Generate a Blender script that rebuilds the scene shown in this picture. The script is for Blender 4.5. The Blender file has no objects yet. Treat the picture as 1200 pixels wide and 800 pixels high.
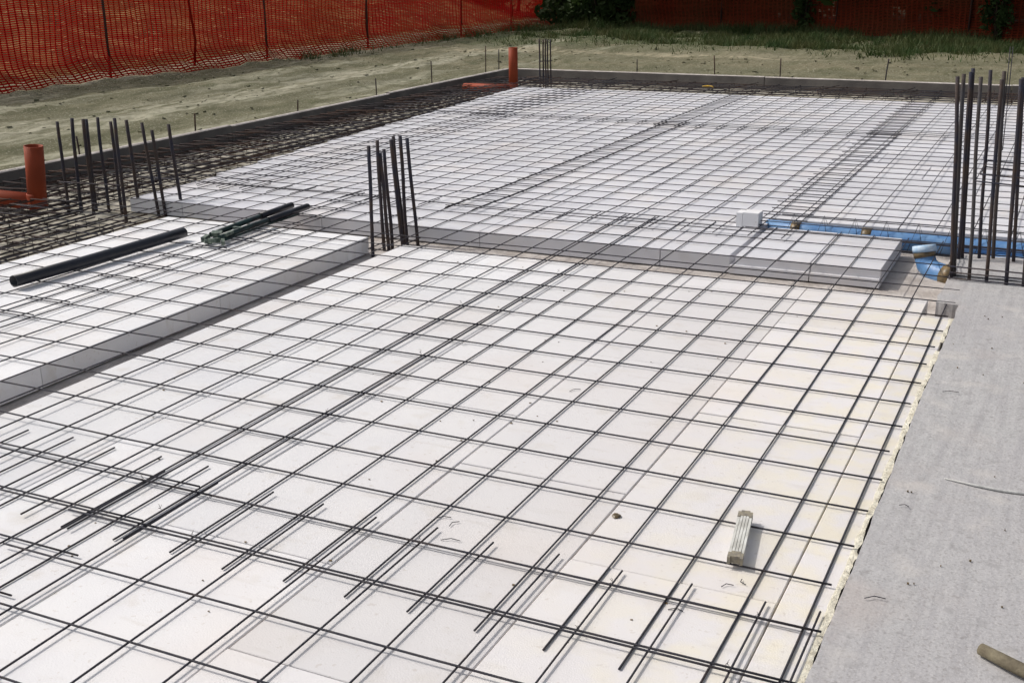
import bpy, math, random
from mathutils import Vector, Matrix, noise
random.seed(7)
S = bpy.context.scene
C = S.collection
rad = math.radians

# ------------------------------------------------------------------ camera
cam = bpy.data.cameras.new('camera'); camo = bpy.data.objects.new('camera', cam); C.objects.link(camo)
cam.sensor_fit = 'HORIZONTAL'; cam.sensor_width = 36.0; cam.lens = 1374/1200*36
cam.clip_start = 0.05; cam.clip_end = 500
R = Vector((0.90191, 0.43175, -0.01214)); U = -Vector((0.12405, -0.28586, -0.95021)); B = -Vector((-0.41372, 0.85550, -0.31138))
m = Matrix((R, U, B)).transposed().to_4x4(); m.translation = Vector((2.0440, -4.4139, 1.6377))
camo.matrix_world = m
S.camera = camo
# ------------------------------------------------------------------ sky and sun
ELEV = 47.5
w = bpy.data.worlds.new('World'); S.world = w; w.use_nodes = True
nt = w.node_tree; nt.nodes.clear()
o_ = nt.nodes.new('ShaderNodeOutputWorld'); bg = nt.nodes.new('ShaderNodeBackground'); sk = nt.nodes.new('ShaderNodeTexSky')
sk.sky_type = 'NISHITA'; sk.sun_disc = False; sk.sun_elevation = rad(ELEV); sk.sun_rotation = rad(265)
sk.air_density = 1.0; sk.dust_density = 4.0; sk.ozone_density = .4
bg.inputs[1].default_value = 0.15
bw = nt.nodes.new('ShaderNodeRGBToBW'); hz = nt.nodes.new('ShaderNodeMixRGB'); hz.inputs[0].default_value = .6; nt.links.new(sk.outputs[0], bw.inputs[0]); nt.links.new(sk.outputs[0], hz.inputs[1]); nt.links.new(bw.outputs[0], hz.inputs[2]); nt.links.new(hz.outputs[0], bg.inputs[0])   # hazy pale sky
nt.links.new(bg.outputs[0], o_.inputs[0])
sl = bpy.data.lights.new('sun', 'SUN'); sl.energy = 2.25; sl.angle = rad(0.53); sl.color = (1.0, 0.95, 0.88)
so = bpy.data.objects.new('sun', sl); C.objects.link(so)
so.rotation_euler = Vector((-math.cos(rad(ELEV)), -0.06, math.sin(rad(ELEV)))).to_track_quat('Z', 'Y').to_euler()
S.view_settings.view_transform = 'Standard'; S.view_settings.look = 'None'
S.view_settings.exposure = -0.10; S.view_settings.gamma = 1.0; S.view_settings.use_curve_mapping = False

# ------------------------------------------------------------------ materials
def mat(name, col, rough=0.8, var=None, scale=8.0, spec=0.3, metal=0.0, bump=0.0, bscale=60.0, objrand=0.0, extra=None, detail=4.0, lo=0.35, hi=0.65, stretch=None):
    """base colour mixed with 'var' by world-space noise, optional bump, optional per-object brightness jitter"""
    M = bpy.data.materials.new(name); M.use_nodes = True
    t = M.node_tree; N = t.nodes; L = t.links
    b = N['Principled BSDF']; b.inputs['Roughness'].default_value = rough; b.inputs['Metallic'].default_value = metal
    b.inputs['Specular IOR Level'].default_value = spec
    g = N.new('ShaderNodeNewGeometry'); pos = g.outputs['Position']
    if stretch:
        mp = N.new('ShaderNodeMapping'); mp.inputs['Scale'].default_value = stretch; L.new(pos, mp.inputs[0]); pos = mp.outputs[0]
    rgb = N.new('ShaderNodeRGB'); rgb.outputs[0].default_value = (*col, 1); out = rgb.outputs[0]
    if var:
        n = N.new('ShaderNodeTexNoise'); n.inputs['Scale'].default_value = scale; n.inputs['Detail'].default_value = detail
        L.new(pos, n.inputs['Vector'])
        r = N.new('ShaderNodeMapRange'); r.inputs[1].default_value = lo; r.inputs[2].default_value = hi; L.new(n.outputs[0], r.inputs[0])
        mx = N.new('ShaderNodeMixRGB'); L.new(r.outputs[0], mx.inputs[0]); L.new(out, mx.inputs[1]); mx.inputs[2].default_value = (*var, 1); out = mx.outputs[0]
    if extra: out = extra(N, L, pos, g, out)
    if objrand:
        oi = N.new('ShaderNodeObjectInfo'); r = N.new('ShaderNodeMapRange'); r.inputs[3].default_value = 1-objrand; r.inputs[4].default_value = 1+objrand*0.4
        L.new(oi.outputs['Random'], r.inputs[0]); hs = N.new('ShaderNodeHueSaturation'); L.new(r.outputs[0], hs.inputs['Value']); L.new(out, hs.inputs['Color']); out = hs.outputs[0]
    L.new(out, b.inputs['Base Color'])
    if bump:
        n = N.new('ShaderNodeTexNoise'); n.inputs['Scale'].default_value = bscale; n.inputs['Detail'].default_value = 5
        L.new(pos, n.inputs['Vector'])
        bp = N.new('ShaderNodeBump'); bp.inputs['Strength'].default_value = bump; bp.inputs['Distance'].default_value = 0.01
        L.new(n.outputs[0], bp.inputs['Height']); L.new(bp.outputs[0], b.inputs['Normal'])
    return M

def noise_mask(N, L, vec, scale, lo, hi, detail=4.0):
    n = N.new('ShaderNodeTexNoise'); n.inputs['Scale'].default_value = scale; n.inputs['Detail'].default_value = detail; L.new(vec, n.inputs['Vector'])
    r = N.new('ShaderNodeMapRange'); r.inputs[1].default_value = lo; r.inputs[2].default_value = hi; L.new(n.outputs[0], r.inputs[0]); return r.outputs[0]
def mix(N, L, fac, a, col, k=1.0):
    mx = N.new('ShaderNodeMixRGB'); mx.inputs[2].default_value = (*col, 1); L.new(a, mx.inputs[1])
    if k != 1.0:
        mu = N.new('ShaderNodeMath'); mu.operation = 'MULTIPLY'; mu.inputs[1].default_value = k; L.new(fac, mu.inputs[0]); fac = mu.outputs[0]
    L.new(fac, mx.inputs[0]); return mx.outputs[0]
def mul(N, L, a, b):
    mu = N.new('ShaderNodeMath'); mu.operation = 'MULTIPLY'; L.new(a, mu.inputs[0]); L.new(b, mu.inputs[1]); return mu.outputs[0]
def axis_range(N, L, pos, ax, a, b):
    s = N.new('ShaderNodeSeparateXYZ'); L.new(pos, s.inputs[0]); r = N.new('ShaderNodeMapRange'); r.inputs[1].default_value = a; r.inputs[2].default_value = b
    L.new(s.outputs[ax], r.inputs[0]); return r.outputs[0]

def eps_extra(N, L, pos, g, out):
    out = mix(N, L, mul(N, L, axis_range(N, L, pos, 0, -.9, 1.0), axis_range(N, L, pos, 1, 2.2, 1.6)), out, (.70, .655, .635), .55)
    out = mix(N, L, noise_mask(N, L, pos, 1.6, .5, .75), out, (.76, .68, .62), .4)           # pinkish dust
    near = mul(N, L, axis_range(N, L, pos, 0, .75, 1.6), axis_range(N, L, pos, 1, 1.9, 1.2))
    out = mix(N, L, mul(N, L, near, noise_mask(N, L, pos, 9, .42, .62, 6)), out, (.80, .72, .48), .45)   # foam and dust along the kerb slab
    out = mix(N, L, noise_mask(N, L, pos, 55, .66, .74, 2), out, (.52, .46, .40), .35)         # scattered crumbs
    mp = N.new('ShaderNodeMapping'); mp.inputs['Rotation'].default_value = (0, 0, .5); mp.inputs['Scale'].default_value = (3, 14, 3); L.new(pos, mp.inputs[0])
    out = mix(N, L, noise_mask(N, L, mp.outputs[0], 1.3, .60, .74, 5), out, (.62, .58, .54), .45)
    out = mix(N, L, noise_mask(N, L, pos, 7, .60, .70, 7), out, (.66, .62, .57), .4)   # scuffs
    return out
M_eps = mat('white_polystyrene', (.80, .795, .80), .9, (.755, .755, .775), 3.0, .15, bump=.18, bscale=220, objrand=.10, extra=eps_extra)
b_ = M_eps.node_tree.nodes['Principled BSDF']; b_.inputs['Subsurface Weight'].default_value = 0; b_.inputs['Subsurface Radius'].default_value = (1, .97, .85); b_.inputs['Subsurface Scale'].default_value = .05
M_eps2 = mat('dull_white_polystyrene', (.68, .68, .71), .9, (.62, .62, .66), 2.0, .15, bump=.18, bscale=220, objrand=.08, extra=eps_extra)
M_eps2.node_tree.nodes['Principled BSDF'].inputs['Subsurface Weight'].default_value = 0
def steel_extra(N, L, pos, g, out):
    return mix(N, L, noise_mask(N, L, pos, 6, .55, .75), out, (.085, .05, .035), .5)
M_bar = mat('rebar_steel', (.040, .041, .056), .6, (.065, .06, .066), 25, .25, metal=0, bump=.6, bscale=420, extra=steel_extra)
M_dowel = mat('dowel_steel', (.034, .036, .056), .6, (.075, .052, .042), 9, .25, metal=0, bump=.7, bscale=260)
M_dowel2 = mat('greyish_dowel_steel', (.085, .082, .09), .65, (.075, .058, .05), 7, .25, bump=.7, bscale=260)
M_rust = mat('rusty_steel', (.075, .042, .030), .8, (.035, .034, .042), 1.3, .3, metal=.15, bump=.5, bscale=200)
def slab_extra(N, L, pos, g, out):
    mp = N.new('ShaderNodeMapping'); mp.inputs['Scale'].default_value = (20, 1.4, 8); L.new(pos, mp.inputs[0])
    out = mix(N, L, noise_mask(N, L, mp.outputs[0], 1.5, .46, .66, 7), out, (.33, .32, .33), .6)
    out = mix(N, L, noise_mask(N, L, pos, 1.3, .42, .62, 5), out, (.40, .385, .395), .5)     # broom marks
    out = mix(N, L, noise_mask(N, L, pos, 110, .52, .66, 6), out, (.29, .275, .27), .7)
    out = mix(N, L, noise_mask(N, L, pos, 260, .5, .7, 3), out, (.58, .57, .56), .5)
    out = mix(N, L, noise_mask(N, L, pos, 28, .62, .70, 6), out, (.25, .235, .23), .5)
    out = mix(N, L, noise_mask(N, L, pos, 5, .58, .72), out, (.56, .53, .50), .5)
    out = mix(N, L, noise_mask(N, L, pos, 2.3, .55, .70, 6), out, (.46, .40, .37), .4)
    out = mix(N, L, noise_mask(N, L, pos, 17, .60, .66, 3), out, (.33, .32, .32), .5)
    return out
M_slab = mat('grey_concrete', (.47, .462, .462), .95, (.41, .405, .405), 18, .12, bump=.22, bscale=70, extra=slab_extra)
M_blind = mat('blinding_concrete', (.56, .52, .49), .95, (.40, .36, .33), 7, .1, bump=1.0, bscale=40)
M_soil_floor = mat('muddy_floor', (.46, .43, .36), .95, (.16, .145, .115), 7, .1, bump=1.0, bscale=22, lo=.45, hi=.65)
M_board = mat('shutter_board_wood', (.19, .175, .16), .9, (.12, .11, .105), 3, .1, bump=.5, bscale=50, stretch=None)
def ground_extra(N, L, pos, g, out):
    # wheel tracks along both sides of the building, dusty and pale
    mp = N.new('ShaderNodeMapping'); mp.inputs['Scale'].default_value = (1.3, .16, 1); L.new(pos, mp.inputs[0])
    side = axis_range(N, L, pos, 0, -5.5, -6.2)
    f = mul(N, L, side, noise_mask(N, L, mp.outputs[0], 1.5, .50, .66, 6)); out = mix(N, L, f, out, (.40, .385, .29), .75)
    mp2 = N.new('ShaderNodeMapping'); mp2.inputs['Scale'].default_value = (.15, 1.1, 1); L.new(pos, mp2.inputs[0])
    back = axis_range(N, L, pos, 1, 12.0, 13.5)
    f = mul(N, L, back, noise_mask(N, L, mp2.outputs[0], 1.3, .50, .64, 6)); out = mix(N, L, f, out, (.235, .205, .135), .65)
    bx = mul(N, L, axis_range(N, L, pos, 0, -9.0, -8.5), axis_range(N, L, pos, 0, -7.3, -7.8)); out = mix(N, L, mul(N, L, bx, noise_mask(N, L, mp.outputs[0], 2.5, .36, .56, 6)), out, (.42, .40, .31), .75)
    by = mul(N, L, axis_range(N, L, pos, 1, 15.6, 16.1), axis_range(N, L, pos, 1, 17.0, 16.5)); by = mul(N, L, by, axis_range(N, L, pos, 0, -1.0, -3.0)); out = mix(N, L, mul(N, L, by, noise_mask(N, L, mp2.outputs[0], 2.0, .36, .56, 6)), out, (.42, .37, .26), .75)
    gy_ = mul(N, L, axis_range(N, L, pos, 1, 16.8, 18.6), noise_mask(N, L, pos, .9, .34, .5, 5)); out = mix(N, L, gy_, out, (.06, .085, .035), .85)
    mp3 = N.new('ShaderNodeMapping'); mp3.inputs['Scale'].default_value = (2.6, .45, 1); mp3.inputs['Rotation'].default_value = (0, 0, .12); L.new(pos, mp3.inputs[0])
    out = mix(N, L, mul(N, L, side, noise_mask(N, L, mp3.outputs[0], 2.2, .50, .66, 8)), out, (.095, .095, .055), .75)
    out = mix(N, L, noise_mask(N, L, pos, 2.4, .58, .70, 7), out, (.095, .105, .052), .55)
    out = mix(N, L, noise_mask(N, L, pos, 14, .52, .68, 6), out, (.10, .095, .058), .5)
    out = mix(N, L, noise_mask(N, L, pos, 45, .55, .68, 3), out, (.42, .40, .31), .6)
    out = mix(N, L, noise_mask(N, L, pos, 5, .55, .70, 7), out, (.12, .115, .07), .4)
    out = mix(N, L, noise_mask(N, L, mp.outputs[0], 9, .52, .68, 5), out, (.11, .11, .065), .6)
    return out
M_ground = mat('dry_soil', (.20, .188, .125), .97, (.125, .122, .076), 1.4, .05, bump=1.0, bscale=22, extra=ground_extra, detail=8)
M_bank = mat('dry_grass_bank', (.11, .075, .028), .97, (.045, .04, .016), 1.6, .05, bump=1.0, bscale=9, detail=8, extra=lambda N, L, pos, g, out: mix(N, L, noise_mask(N, L, pos, 1.1, .52, .66, 8), mix(N, L, noise_mask(N, L, pos, 6, .58, .68, 5), out, (.34, .28, .13), .8), (.24, .17, .07), .8))
M_shade_litter = mat('shade_dark_leaf_litter', (.05, .04, .025), .97, (.03, .03, .015), 4, .05, bump=1.0, bscale=20)  # leaf soil with the deep shade under the trees put into its colour
M_orange = mat('orange_pvc', (.30, .055, .022), .62, (.24, .045, .018), 6, .2)
M_blue = mat('blue_plastic', (.09, .22, .46), .4, (.16, .31, .54), 14, .45, bump=.3, bscale=60)
M_cap = mat('pale_blue_cap', (.34, .52, .72), .4, (.55, .66, .78), 30, .4)
M_tape = mat('brown_tape', (.22, .15, .07), .4, (.10, .08, .05), 40, .4)
M_black = mat('black_pipe_plastic', (.012, .014, .022), .38, (.02, .02, .026), 20, .45)
M_green = mat('dark_green_paint', (.02, .055, .05), .4, (.012, .016, .016), 14, .45)
M_greenp = mat('pale_green_metal', (.20, .24, .19), .5, (.03, .05, .045), 40, .4)
M_rule = mat('weathered_white_wood', (.74, .74, .70), .6, (.48, .47, .43), 60, .3, stretch=(1, .25, 1))
M_hinge = mat('dull_brass', (.33, .29, .21), .5, (.2, .18, .15), 80, .5)
M_wood = mat('weathered_wood_handle', (.20, .175, .12), .75, (.12, .10, .07), 30, .2, bump=.4, bscale=90)
M_foam = mat('yellow_foam', (.74, .71, .60), .95, (.56, .52, .42), 30, .1, bump=1.0, bscale=80)
M_mortar = mat('white_cord', (.62, .62, .60), .9, (.45, .45, .44), 40, .1)
M_leafdark = mat('dark_leaves', (.030, .060, .018), .7, (.05, .085, .025), 3, .2)
M_grass = mat('green_grass', (.055, .105, .030), .8, (.13, .145, .055), 1.2, .1)
M_bark = mat('brown_bark', (.07, .05, .035), .95, (.04, .03, .022), 9, .1, bump=1.0, bscale=30)
M_yel = mat('yellow_plastic', (.60, .36, .03), .5)
M_post = mat('dark_fence_post', (.05, .03, .025), .7, (.09, .03, .02), 9, .2)
def net_mat(name='orange_safety_net', ca=(.37, .013, .011, 1), cb=(.34, .026, .011)):
    M = bpy.data.materials.new(name); M.use_nodes = True; t = M.node_tree; N = t.nodes; L = t.links; N.clear()
    o = N.new('ShaderNodeOutputMaterial'); d = N.new('ShaderNodeBsdfDiffuse'); tr = N.new('ShaderNodeBsdfTranslucent'); mx = N.new('ShaderNodeMixShader')
    g = N.new('ShaderNodeNewGeometry'); rgb = N.new('ShaderNodeRGB'); rgb.outputs[0].default_value = ca
    c = mix(N, L, noise_mask(N, L, g.outputs['Position'], .9, .4, .65), rgb.outputs[0], cb)
    L.new(c, d.inputs[0]); L.new(c, tr.inputs[0]); mx.inputs[0].default_value = .33
    L.new(d.outputs[0], mx.inputs[1]); L.new(tr.outputs[0], mx.inputs[2]); L.new(mx.outputs[0], o.inputs[0]); return M
M_net = net_mat(); M_net_shaded = net_mat('shaded_brown_orange_net', (.24, .045, .022, 1), (.20, .06, .03))  # back fence net is a browner copy, tree shade put into its colour
def leaf_mat(name, col, var):
    M = mat(name, col, .65, var, 2.0, .25); N = M.node_tree.nodes; L = M.node_tree.links
    b = N['Principled BSDF']; tr = N.new('ShaderNodeBsdfTranslucent'); mx = N.new('ShaderNodeMixShader'); mx.inputs[0].default_value = .25
    src = b.inputs['Base Color'].links[0].from_socket; L.new(src, tr.inputs[0])
    L.new(b.outputs[0], mx.inputs[1]); L.new(tr.outputs[0], mx.inputs[2]); L.new(mx.outputs[0], N['Material Output'].inputs[0]); return M
M_leaf = leaf_mat('tree_leaves', (.035, .065, .018), (.055, .085, .025))
M_blade = leaf_mat('grass_blades', (.042, .082, .022), (.105, .11, .042))

# ------------------------------------------------------------------ mesh helpers
class MB:
    def __init__(s): s.v = []; s.f = []; s.smooth = False
    def quad(s, a, b, c, d):
        n = len(s.v); s.v += [a, b, c, d]; s.f.append((n, n+1, n+2, n+3))
    def box(s, x0, x1, y0, y1, z0, z1, M=None):
        n = len(s.v); P = [(x0, y0, z0), (x1, y0, z0), (x1, y1, z0), (x0, y1, z0), (x0, y0, z1), (x1, y0, z1), (x1, y1, z1), (x0, y1, z1)]
        if M: P = [tuple(M @ Vector(p)) for p in P]
        s.v += P; s.f += [tuple(n+i for i in q) for q in ((3, 2, 1, 0), (4, 5, 6, 7), (0, 1, 5, 4), (1, 2, 6, 5), (2, 3, 7, 6), (3, 0, 4, 7))]; return s
    def tube(s, pts, r, n=6, closed=False, caps=True):
        pts = [Vector(p) for p in pts]; k = len(pts); base = len(s.v)
        rr = r if isinstance(r, (list, tuple)) else [r]*k
        up = None
        for i, p in enumerate(pts):
            if closed: d = pts[(i+1) % k]-pts[i-1]
            else: d = pts[min(i+1, k-1)]-pts[max(i-1, 0)]
            d.normalize()
            if up is None or abs(up.dot(d)) > .98: up = Vector((0, 0, 1)) if abs(d.z) < .9 else Vector((0, 1, 0))
            a = d.cross(up).normalized(); b = a.cross(d).normalized(); up = b
            for j in range(n):
                t = 2*math.pi*j/n; q = p+(a*math.cos(t)+b*math.sin(t))*rr[i]; s.v.append((q.x, q.y, q.z))
        for i in range(k if closed else k-1):
            for j in range(n):
                a0 = base+i*n+j; a1 = base+i*n+(j+1) % n; b0 = base+((i+1) % k)*n+j; b1 = base+((i+1) % k)*n+(j+1) % n
                s.f.append((a0, b0, b1, a1))
        if caps and not closed:
            s.f.append(tuple(base+j for j in range(n))); s.f.append(tuple(base+(k-1)*n+j for j in reversed(range(n))))
        s.smooth = True; return s
    def build(s, name, material, parent=None, smooth=None):
        me = bpy.data.meshes.new(name); me.from_pydata(s.v, [], s.f); me.materials.append(material)
        if s.smooth if smooth is None else smooth:
            me.polygons.foreach_set('use_smooth', [len(p.vertices) <= 4 for p in me.polygons])
        me.update(); o = bpy.data.objects.new(name, me); C.objects.link(o)
        if parent: o.parent = parent
        return o
def tag(o, label=None, cat=None, group=None, kind=None):
    for k, v in (('label', label), ('category', cat), ('group', group), ('kind', kind)):
        if v: o[k] = v
    return o
def thing(name, loc, label, cat, group=None, kind=None):
    o = bpy.data.objects.new(name, None); C.objects.link(o); o.location = loc; o.empty_display_size = .2
    return tag(o, label, cat, group, kind)
def rel(pts, loc): return [(p[0]-loc[0], p[1]-loc[1], p[2]-loc[2]) for p in pts]
def nz(x, y, z=0.): return noise.noise(Vector((x, y, z)))

FLOOR = -.115; TOP = -.010
# ------------------------------------------------------------------ ground
def gh(x, y):
    h = -.055+.035*nz(x*.7, y*.7)+.018*nz(x*2.3, y*2.3, 4)
    if x < -5.9 or y > 12.2:
        k = min(1, max((-5.9-x)/.3, (y-12.2)/.3)); a = abs(nz(x*1.7, y*1.2, 21)); h += k*(.032*nz(x*4.5, y*3.2, 11)+.022*nz(x*10, y*8, 12)-.05*max(0, .12-a)/.12*.5)
    if x < -6.2: h += .03*math.sin(x*3.1+.4*nz(x*.2, y*.15, 2)*6)*min(1, (-6.2-x)/1.0)
    if y > 12.4 and x > -6.5: h += .025*math.sin(y*2.6+2*nz(x*.15, y*.2, 7))*min(1, y-12.4)
    if x < -13: h += 1.6*min(1, (-13-x)/4)**1.3*(.75+.5*nz(x*.12, y*.12, 9))+.2*nz(x*.8, y*.8, 3)*min(1, -13-x)
    if y > 27: h += .08*nz(x*.5, y*.5)
    return h
gx = [-90, -60, -40, -30, -26, -23]+[-20+.35*i for i in range(23)]+[-12+.1*i for i in range(60)]+[-5.97]+[-5.8+.16*i for i in range(80)]+[7.0, 9, 12, 18, 30, 60, 90]
gy = [-60, -30, -15, -8]+[-7.5+.35*i for i in range(18)]+[-1.2+.13*i for i in range(103)]+[12.26]+[12.4+.11*i for i in range(75)]+[20.7+.3*i for i in range(33)]+[31, 36, 45, 60, 90, 140]
gx = sorted(set(x for x in gx)); gy = sorted(set(y for y in gy))
mb = MB(); idx = {}
for i, x in enumerate(gx):
    for j, y in enumerate(gy):
        idx[i, j] = len(mb.v); mb.v.append((x, y, gh(x, y)))
for i in range(len(gx)-1):
    for j in range(len(gy)-1):
        cx = (gx[i]+gx[i+1])/2; cy = (gy[j]+gy[j+1])/2
        if -5.97 < cx < 7.0 and -8 < cy < 12.26: continue
        mb.f.append((idx[i, j], idx[i+1, j], idx[i+1, j+1], idx[i, j+1]))
mb.smooth = True
g_ = mb.build('ground', M_ground); g_['kind'] = 'structure'
g_.data.materials.append(M_bank); g_.data.materials.append(M_shade_litter)
for p in g_.data.polygons:
    if p.center.x < -12.6: p.material_index = 1
    elif p.center.y > 24.75-(p.center.x+10.75)*.296 and p.center.x > -12: p.material_index = 2
# blinding concrete under the insulation, muddy floor in the perimeter trench
mb = MB(); N_ = 60
def sheet(x0, x1, y0, y1, nx, ny, hf):
    b = MB()
    for i in range(nx+1):
        for j in range(ny+1):
            x = x0+(x1-x0)*i/nx; y = y0+(y1-y0)*j/ny; b.v.append((x, y, hf(x, y)))
    for i in range(nx):
        for j in range(ny):
            a = i*(ny+1)+j; b.f.append((a, a+ny+1, a+ny+2, a+1))
    b.smooth = True; return b
o = sheet(-6.0, 7.1, -8.1, 12.3, 100, 150, lambda x, y: FLOOR-.006-(.05 if (x < -4.75 or y > 10.1) else 0)+.012*nz(x*4, y*4, 1)*(2 if (x < -3.6 or y > 10) else .25)).build('trench_floor', M_blind); o['kind'] = 'structure'
o.data.materials.append(M_soil_floor)
for p in o.data.polygons:
    if p.center.x < -3.45 or p.center.y > 9.9: p.material_index = 1

# ------------------------------------------------------------------ concrete slab on the right
def ridges(M, sc, strength):
    N = M.node_tree.nodes; L = M.node_tree.links; b = N['Principled BSDF']
    g = N.new('ShaderNodeNewGeometry'); mp = N.new('ShaderNodeMapping'); mp.inputs['Scale'].default_value = sc; L.new(g.outputs['Position'], mp.inputs[0])
    n = N.new('ShaderNodeTexNoise'); n.inputs['Scale'].default_value = 1.0; n.inputs['Detail'].default_value = 6; L.new(mp.outputs[0], n.inputs['Vector'])
    bp = N.new('ShaderNodeBump'); bp.inputs['Strength'].default_value = strength; bp.inputs['Distance'].default_value = .012; L.new(n.outputs[0], bp.inputs['Height'])
    old = b.inputs['Normal'].links[0].from_socket; L.new(old, bp.inputs['Normal']); L.new(bp.outputs[0], b.inputs['Normal'])
ridges(M_slab, (30, 3.2, 10), .2)
def slab():
    out = []
    def edge(a, b, n, amp):
        for i in range(n):
            t = i/n; x = a[0]+(b[0]-a[0])*t; y = a[1]+(b[1]-a[1])*t; d = amp*nz(x*9, y*9, 5)+amp*.6*nz(x*30, y*30, 8)
            nx, ny = (b[1]-a[1]), -(b[0]-a[0]); l = math.hypot(nx, ny); out.append((x+nx/l*d, y+ny/l*d))
    P = [(1.628, -8.05), (3.6, -8.05), (3.6, 2.52), (1.515, 2.50), (1.515, 1.47), (1.622, 1.46)]
    am = [0, 0, .02, .014, .014, .005]
    ns = [1, 1, 30, 24, 8, 160]
    for i in range(6): edge(P[i], P[(i+1) % 6], ns[i], am[i])
    n = len(out); b = MB()
    b.v += [(x, y, .002) for x, y in out]; b.v += [(x, y, FLOOR-.02) for x, y in out]
    b.f.append(tuple(range(n)))
    for i in range(n): b.f.append((i, i+n, (i+1) % n+n, (i+1) % n))
    return b.build('concrete_slab', M_slab)
o = slab(); o['kind'] = 'structure'
# rough ledge behind the slab's front part, where the starter bars stand
b = sheet(1.52, 3.59, 2.02, 2.48, 60, 16, lambda x, y: .008+.008*nz(x*14, y*14, 3)+.004*nz(x*40, y*40, 6)+(.012 if y > 2.1 else 0))
o = b.build('rough_concrete', M_slab); o['kind'] = 'structure'

# ------------------------------------------------------------------ polystyrene beds
def board(par, x0, x1, y0, y1, z0=FLOOR+.004, z1=TOP, g=.0019, loc=(0, 0, 0)):
    dz = random.uniform(-.0018, .0012)
    b = MB(); q = [random.uniform(0, .0016) for _ in range(4)]
    X0, X1, Y0, Y1 = x0+g+q[0]-loc[0], x1-g-q[1]-loc[0], y0+g+q[2]-loc[1], y1-g-q[3]-loc[1]; c = .0022
    zt = z1+dz; n = 0
    b.v = [(X0, Y0, z0), (X1, Y0, z0), (X1, Y1, z0), (X0, Y1, z0), (X0, Y0, zt-c), (X1, Y0, zt-c), (X1, Y1, zt-c), (X0, Y1, zt-c), (X0+c, Y0+c, zt), (X1-c, Y0+c, zt), (X1-c, Y1-c, zt), (X0+c, Y1-c, zt)]
    b.f = [(3, 2, 1, 0), (8, 9, 10, 11)]+[(i, (i+1) % 4, (i+1) % 4+4, i+4) for i in range(4)]+[(i+4, (i+1) % 4+4, (i+1) % 4+8, i+8) for i in range(4)]
    return b.build('insulation_board', M_eps2 if par.get('dull') else M_eps, par)
def lay(par, x0, x1, y0, y1, w=.60, l=1.20, along='y', shift=.45, left=None):
    """boards laid in rows between the limits, staggered from row to row"""
    if along == 'y':
        k = 0; x = x0
        while x < x1-.02:
            xe = min(x+w, x1); xe = x1 if x1-xe < .12 else xe
            y = y0-((k*shift) % l)
            while y < y1-.02:
                ya = max(y, y0); ye = min(y+l, y1); ye = y1 if y1-ye < .1 else ye
                if ye-ya > .05: board(par, x, xe, ya, ye)
                y = ye if ye == y1 else y+l
            x = xe; k += 1
    else:
        k = 0; y = y0
        while y < y1-.02:
            ye = min(y+w, y1); ye = y1 if y1-ye < .12 else ye
            xl = left((y+ye)/2) if left else x0
            x = x0-((k*shift) % l)
            while x < x1-.02:
                xa = max(x, xl); xe = min(x+l, x1); xe = x1 if x1-xe < .1 else xe
                if xe-xa > .05: board(par, xa, xe, y, ye)
                x = xe if xe == x1 else x+l
            y = ye; k += 1
near = thing('insulation_bed', (0, 0, 0), 'near bed of white insulation boards under mesh beside the grey concrete slab', 'insulation', 'beds of white insulation boards')
lay(near, -1.565, 1.475, -6.0, 1.545, .61, 1.25, 'y', .47)
yy = -6.0
for ye in (-4.9, -3.7, -2.46, -1.22, .03, 1.26): board(near, 1.475, 1.611, yy, ye); yy = ye
left_bed = thing('insulation_bed', (0, 0, 0), 'left bed of white insulation boards with the black pipe lying over it', 'insulation', 'beds of white insulation boards')
lay(left_bed, -3.47, -1.865, -6.0, 1.64, .535, 1.2, 'y', .5)
back = thing('insulation_bed', (0, 0, 0), 'large rear bed of white insulation boards reaching the far formwork', 'insulation', 'beds of white insulation boards')
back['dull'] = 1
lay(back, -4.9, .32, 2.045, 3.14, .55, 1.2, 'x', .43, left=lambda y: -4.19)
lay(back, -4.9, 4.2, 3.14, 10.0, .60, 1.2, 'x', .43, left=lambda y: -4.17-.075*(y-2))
for xa, xe in ((.32, .78), (.78, 1.165)):      # two-layer boards ending at the blue pipe
    board(back, xa, xe, 2.03, 2.86, FLOOR+.004, -.063); board(back, xa+(.03 if xa < .5 else 0), xe, 2.052, 2.86, -.0615, TOP)

# ------------------------------------------------------------------ welded mesh sheets
BAR = .0031
def mesh_sheet(label, xs, ys, xr, yr, z0, lift=None, seed=0, jit=1.0):
    """xs: bars running along y; ys: bars running along x; xr/yr: how far the bars reach"""
    rnd = random.Random(seed)
    loc = ((xr[0]+xr[1])/2, (yr[0]+yr[1])/2, z0)
    t = thing('rebar_mesh_sheet', loc, label, 'rebar mesh', 'sheets of welded steel mesh')
    zf = lift or (lambda x, y: 0.)
    def wob(a, s): return .0042*nz(a*.55+s*3.1, s*1.7, seed)
    for i, x in enumerate(xs):
        a = yr[0]+rnd.uniform(-.012, .012); e = yr[1]+rnd.uniform(-.012, .012); n = max(2, int((e-a)/.3))
        x += rnd.uniform(-.003, .003)
        pts = []
        for k in range(n+1):
            y = a+(e-a)*k/n; pts.append((x+wob(y, x), y, zf(x, y)-.003+.0022*nz(x*1.1, y*1.3, seed+5)))
        MB().tube(rel(pts, (loc[0], loc[1], 0)), BAR, 6).build('bar', M_bar, t)
    for i, y in enumerate(ys):
        a = xr[0]+rnd.uniform(-.012, .012); e = xr[1]+rnd.uniform(-.012, .012); n = max(2, int((e-a)/.3))
        y += rnd.uniform(-.003, .003)*jit
        pts = []
        for k in range(n+1):
            x = a+(e-a)*k/n; pts.append((x, y+wob(x, y)*jit, zf(x, y)+.003+.0022*jit*nz(x*1.1, y*1.3, seed+5)))
        MB().tube(rel(pts, (loc[0], loc[1], 0)), BAR, 6).build('bar', M_bar, t)
    return t
RY = .2485
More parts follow.
